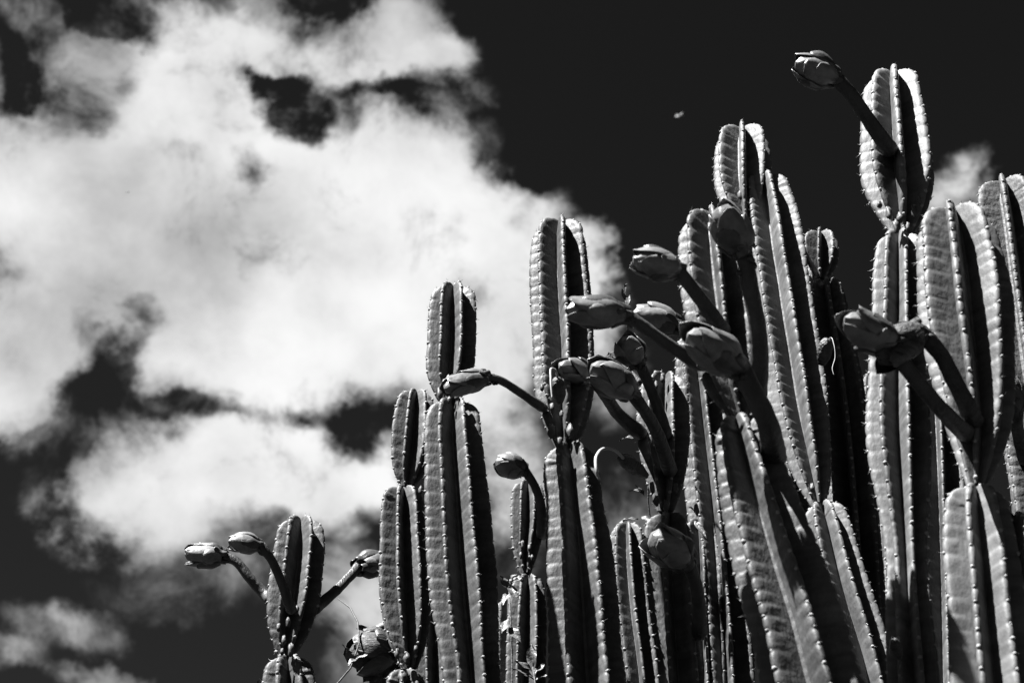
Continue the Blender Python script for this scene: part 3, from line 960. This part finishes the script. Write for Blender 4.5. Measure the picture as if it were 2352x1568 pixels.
# big withered flower hanging left of the slender stem
wf_base = at(905, 1500, 4.62)[0]
wf = thing('withered_flower', wf_base, 'large withered flower with torn drooping petals at the foot of the slender left stem', 'flower')
bud(wf, [(935, 1478, 4.62), (915, 1482, 4.60), (900, 1486, 4.59)], (806, 1506, 4.54), 20, 44, seed=33, dk=1.0, wilt=True, name='flower_cup')
for k, (x0, y0, x1, y1, D, w, nrm, hole) in enumerate([
    (906, 1470, 826, 1430, 4.62, 64, (-.5, -.8, .35), True), (905, 1510, 846, 1560, 4.60, 66, (.5, -.8, -.1), False),
    (908, 1505, 872, 1590, 4.62, 64, (.5, -.8, -.2), False)]):
    add_leaf(wf, wf_base, x0, y0, x1, y1, D, D - .03, w, nrm, M_PETALDRY, 'petal', hole=hole, wave=.22, curl=.22, fold=-.12, n=15, m=11, seed=40 + k)
stem(wf, wf_base, [(925, 1495, 4.55), (905, 1490, 4.58), (880, 1488, 4.6)], 9, M_DRY, 'flower_tube', 12)
# withered flower above the middle buds
wf2 = at(1400, 815, 4.6)[0]
w2 = thing('withered_flower', wf2, 'crumpled black withered flower behind the small buds right of the middle column', 'flower')
for k, (x0, y0, x1, y1, w) in enumerate([(1430, 830, 1368, 808, 34), (1425, 842, 1372, 830, 32), (1440, 822, 1400, 802, 26), (1420, 850, 1376, 855, 30)]):
    add_leaf(w2, wf2, x0, y0, x1, y1, 4.6, 4.56, w, (0, -.6, .7), M_DRY, 'petal', wave=.2, curl=.2, fold=.2, seed=60 + k)
stem(w2, wf2, [(1470, 880, 4.55), (1445, 855, 4.58), (1425, 835, 4.6)], 8, M_DRY, 'flower_tube', 10)
# pale petal tip peeping in at the bottom left
pt = at(585, 1610, 4.5)[0]
w3 = thing('withered_flower', pt, 'pale petal tips peeping in at the bottom edge left of the short leftmost stem', 'flower')
for k, (x0, y0, x1, y1, w) in enumerate([(590, 1620, 535, 1563, 26), (595, 1620, 580, 1566, 26)]):
    add_leaf(w3, pt, x0, y0, x1, y1, 4.5, 4.46, w, (-.5, -.6, .6), M_PETALDRY, 'petal', wave=.1, seed=70 + k)


# ------------------------------------------------------------------ bird and insect in the sky
def flyer(name, label, cat, x, y, D, L_, mat, roll):
    c, t = at(x, y, D)
    root = thing(name, c, label, cat)
    ux = Vector((.96, 0, -.25)).normalized()
    P = [c - ux * L_ * .5, c - ux * L_ * .25, c + Vector((0, 0, .0)), c + ux * L_ * .3, c + ux * L_ * .42, c + ux * L_ * .5]
    V, F, _ = tube(P, [L_ * k for k in (.02, .045, .06, .045, .04, .01)], n=10, sub=4)
    mesh_object('body', V, F, mat, root, origin=c)
    for s in (-1, 1):
        a = c + ux * L_ * .1
        tip = c + Vector((-.42 * L_ * s, .5 * L_ * s, .05 * L_ - roll * .5 * s * L_))
        V, F = leaf_mesh(a, tip, L_ * .32, ux, curl=.1, fold=.0, seed=3)
        mesh_object('wing', V, F, mat, root, origin=c)
    V, F = leaf_mesh(c - ux * L_ * .4, c - ux * L_ * .75, L_ * .2, Vector((0, -.5, 1)), seed=4)
    mesh_object('tail', V, F, mat, root, origin=c)


M_BIRD = material('bird_feathers', 0.08, .7, .2, .5, 4, 0)
flyer('bird', 'tiny pale bird flying in the black sky above the centre right cacti', 'bird', 1560, 264, 60, .36, M_BIRD, -.25)
flyer('insect', 'tiny dark speck of an insect flying before the bright cloud at the left', 'insect', 294, 442, 9, .018, M_DRY, .2)
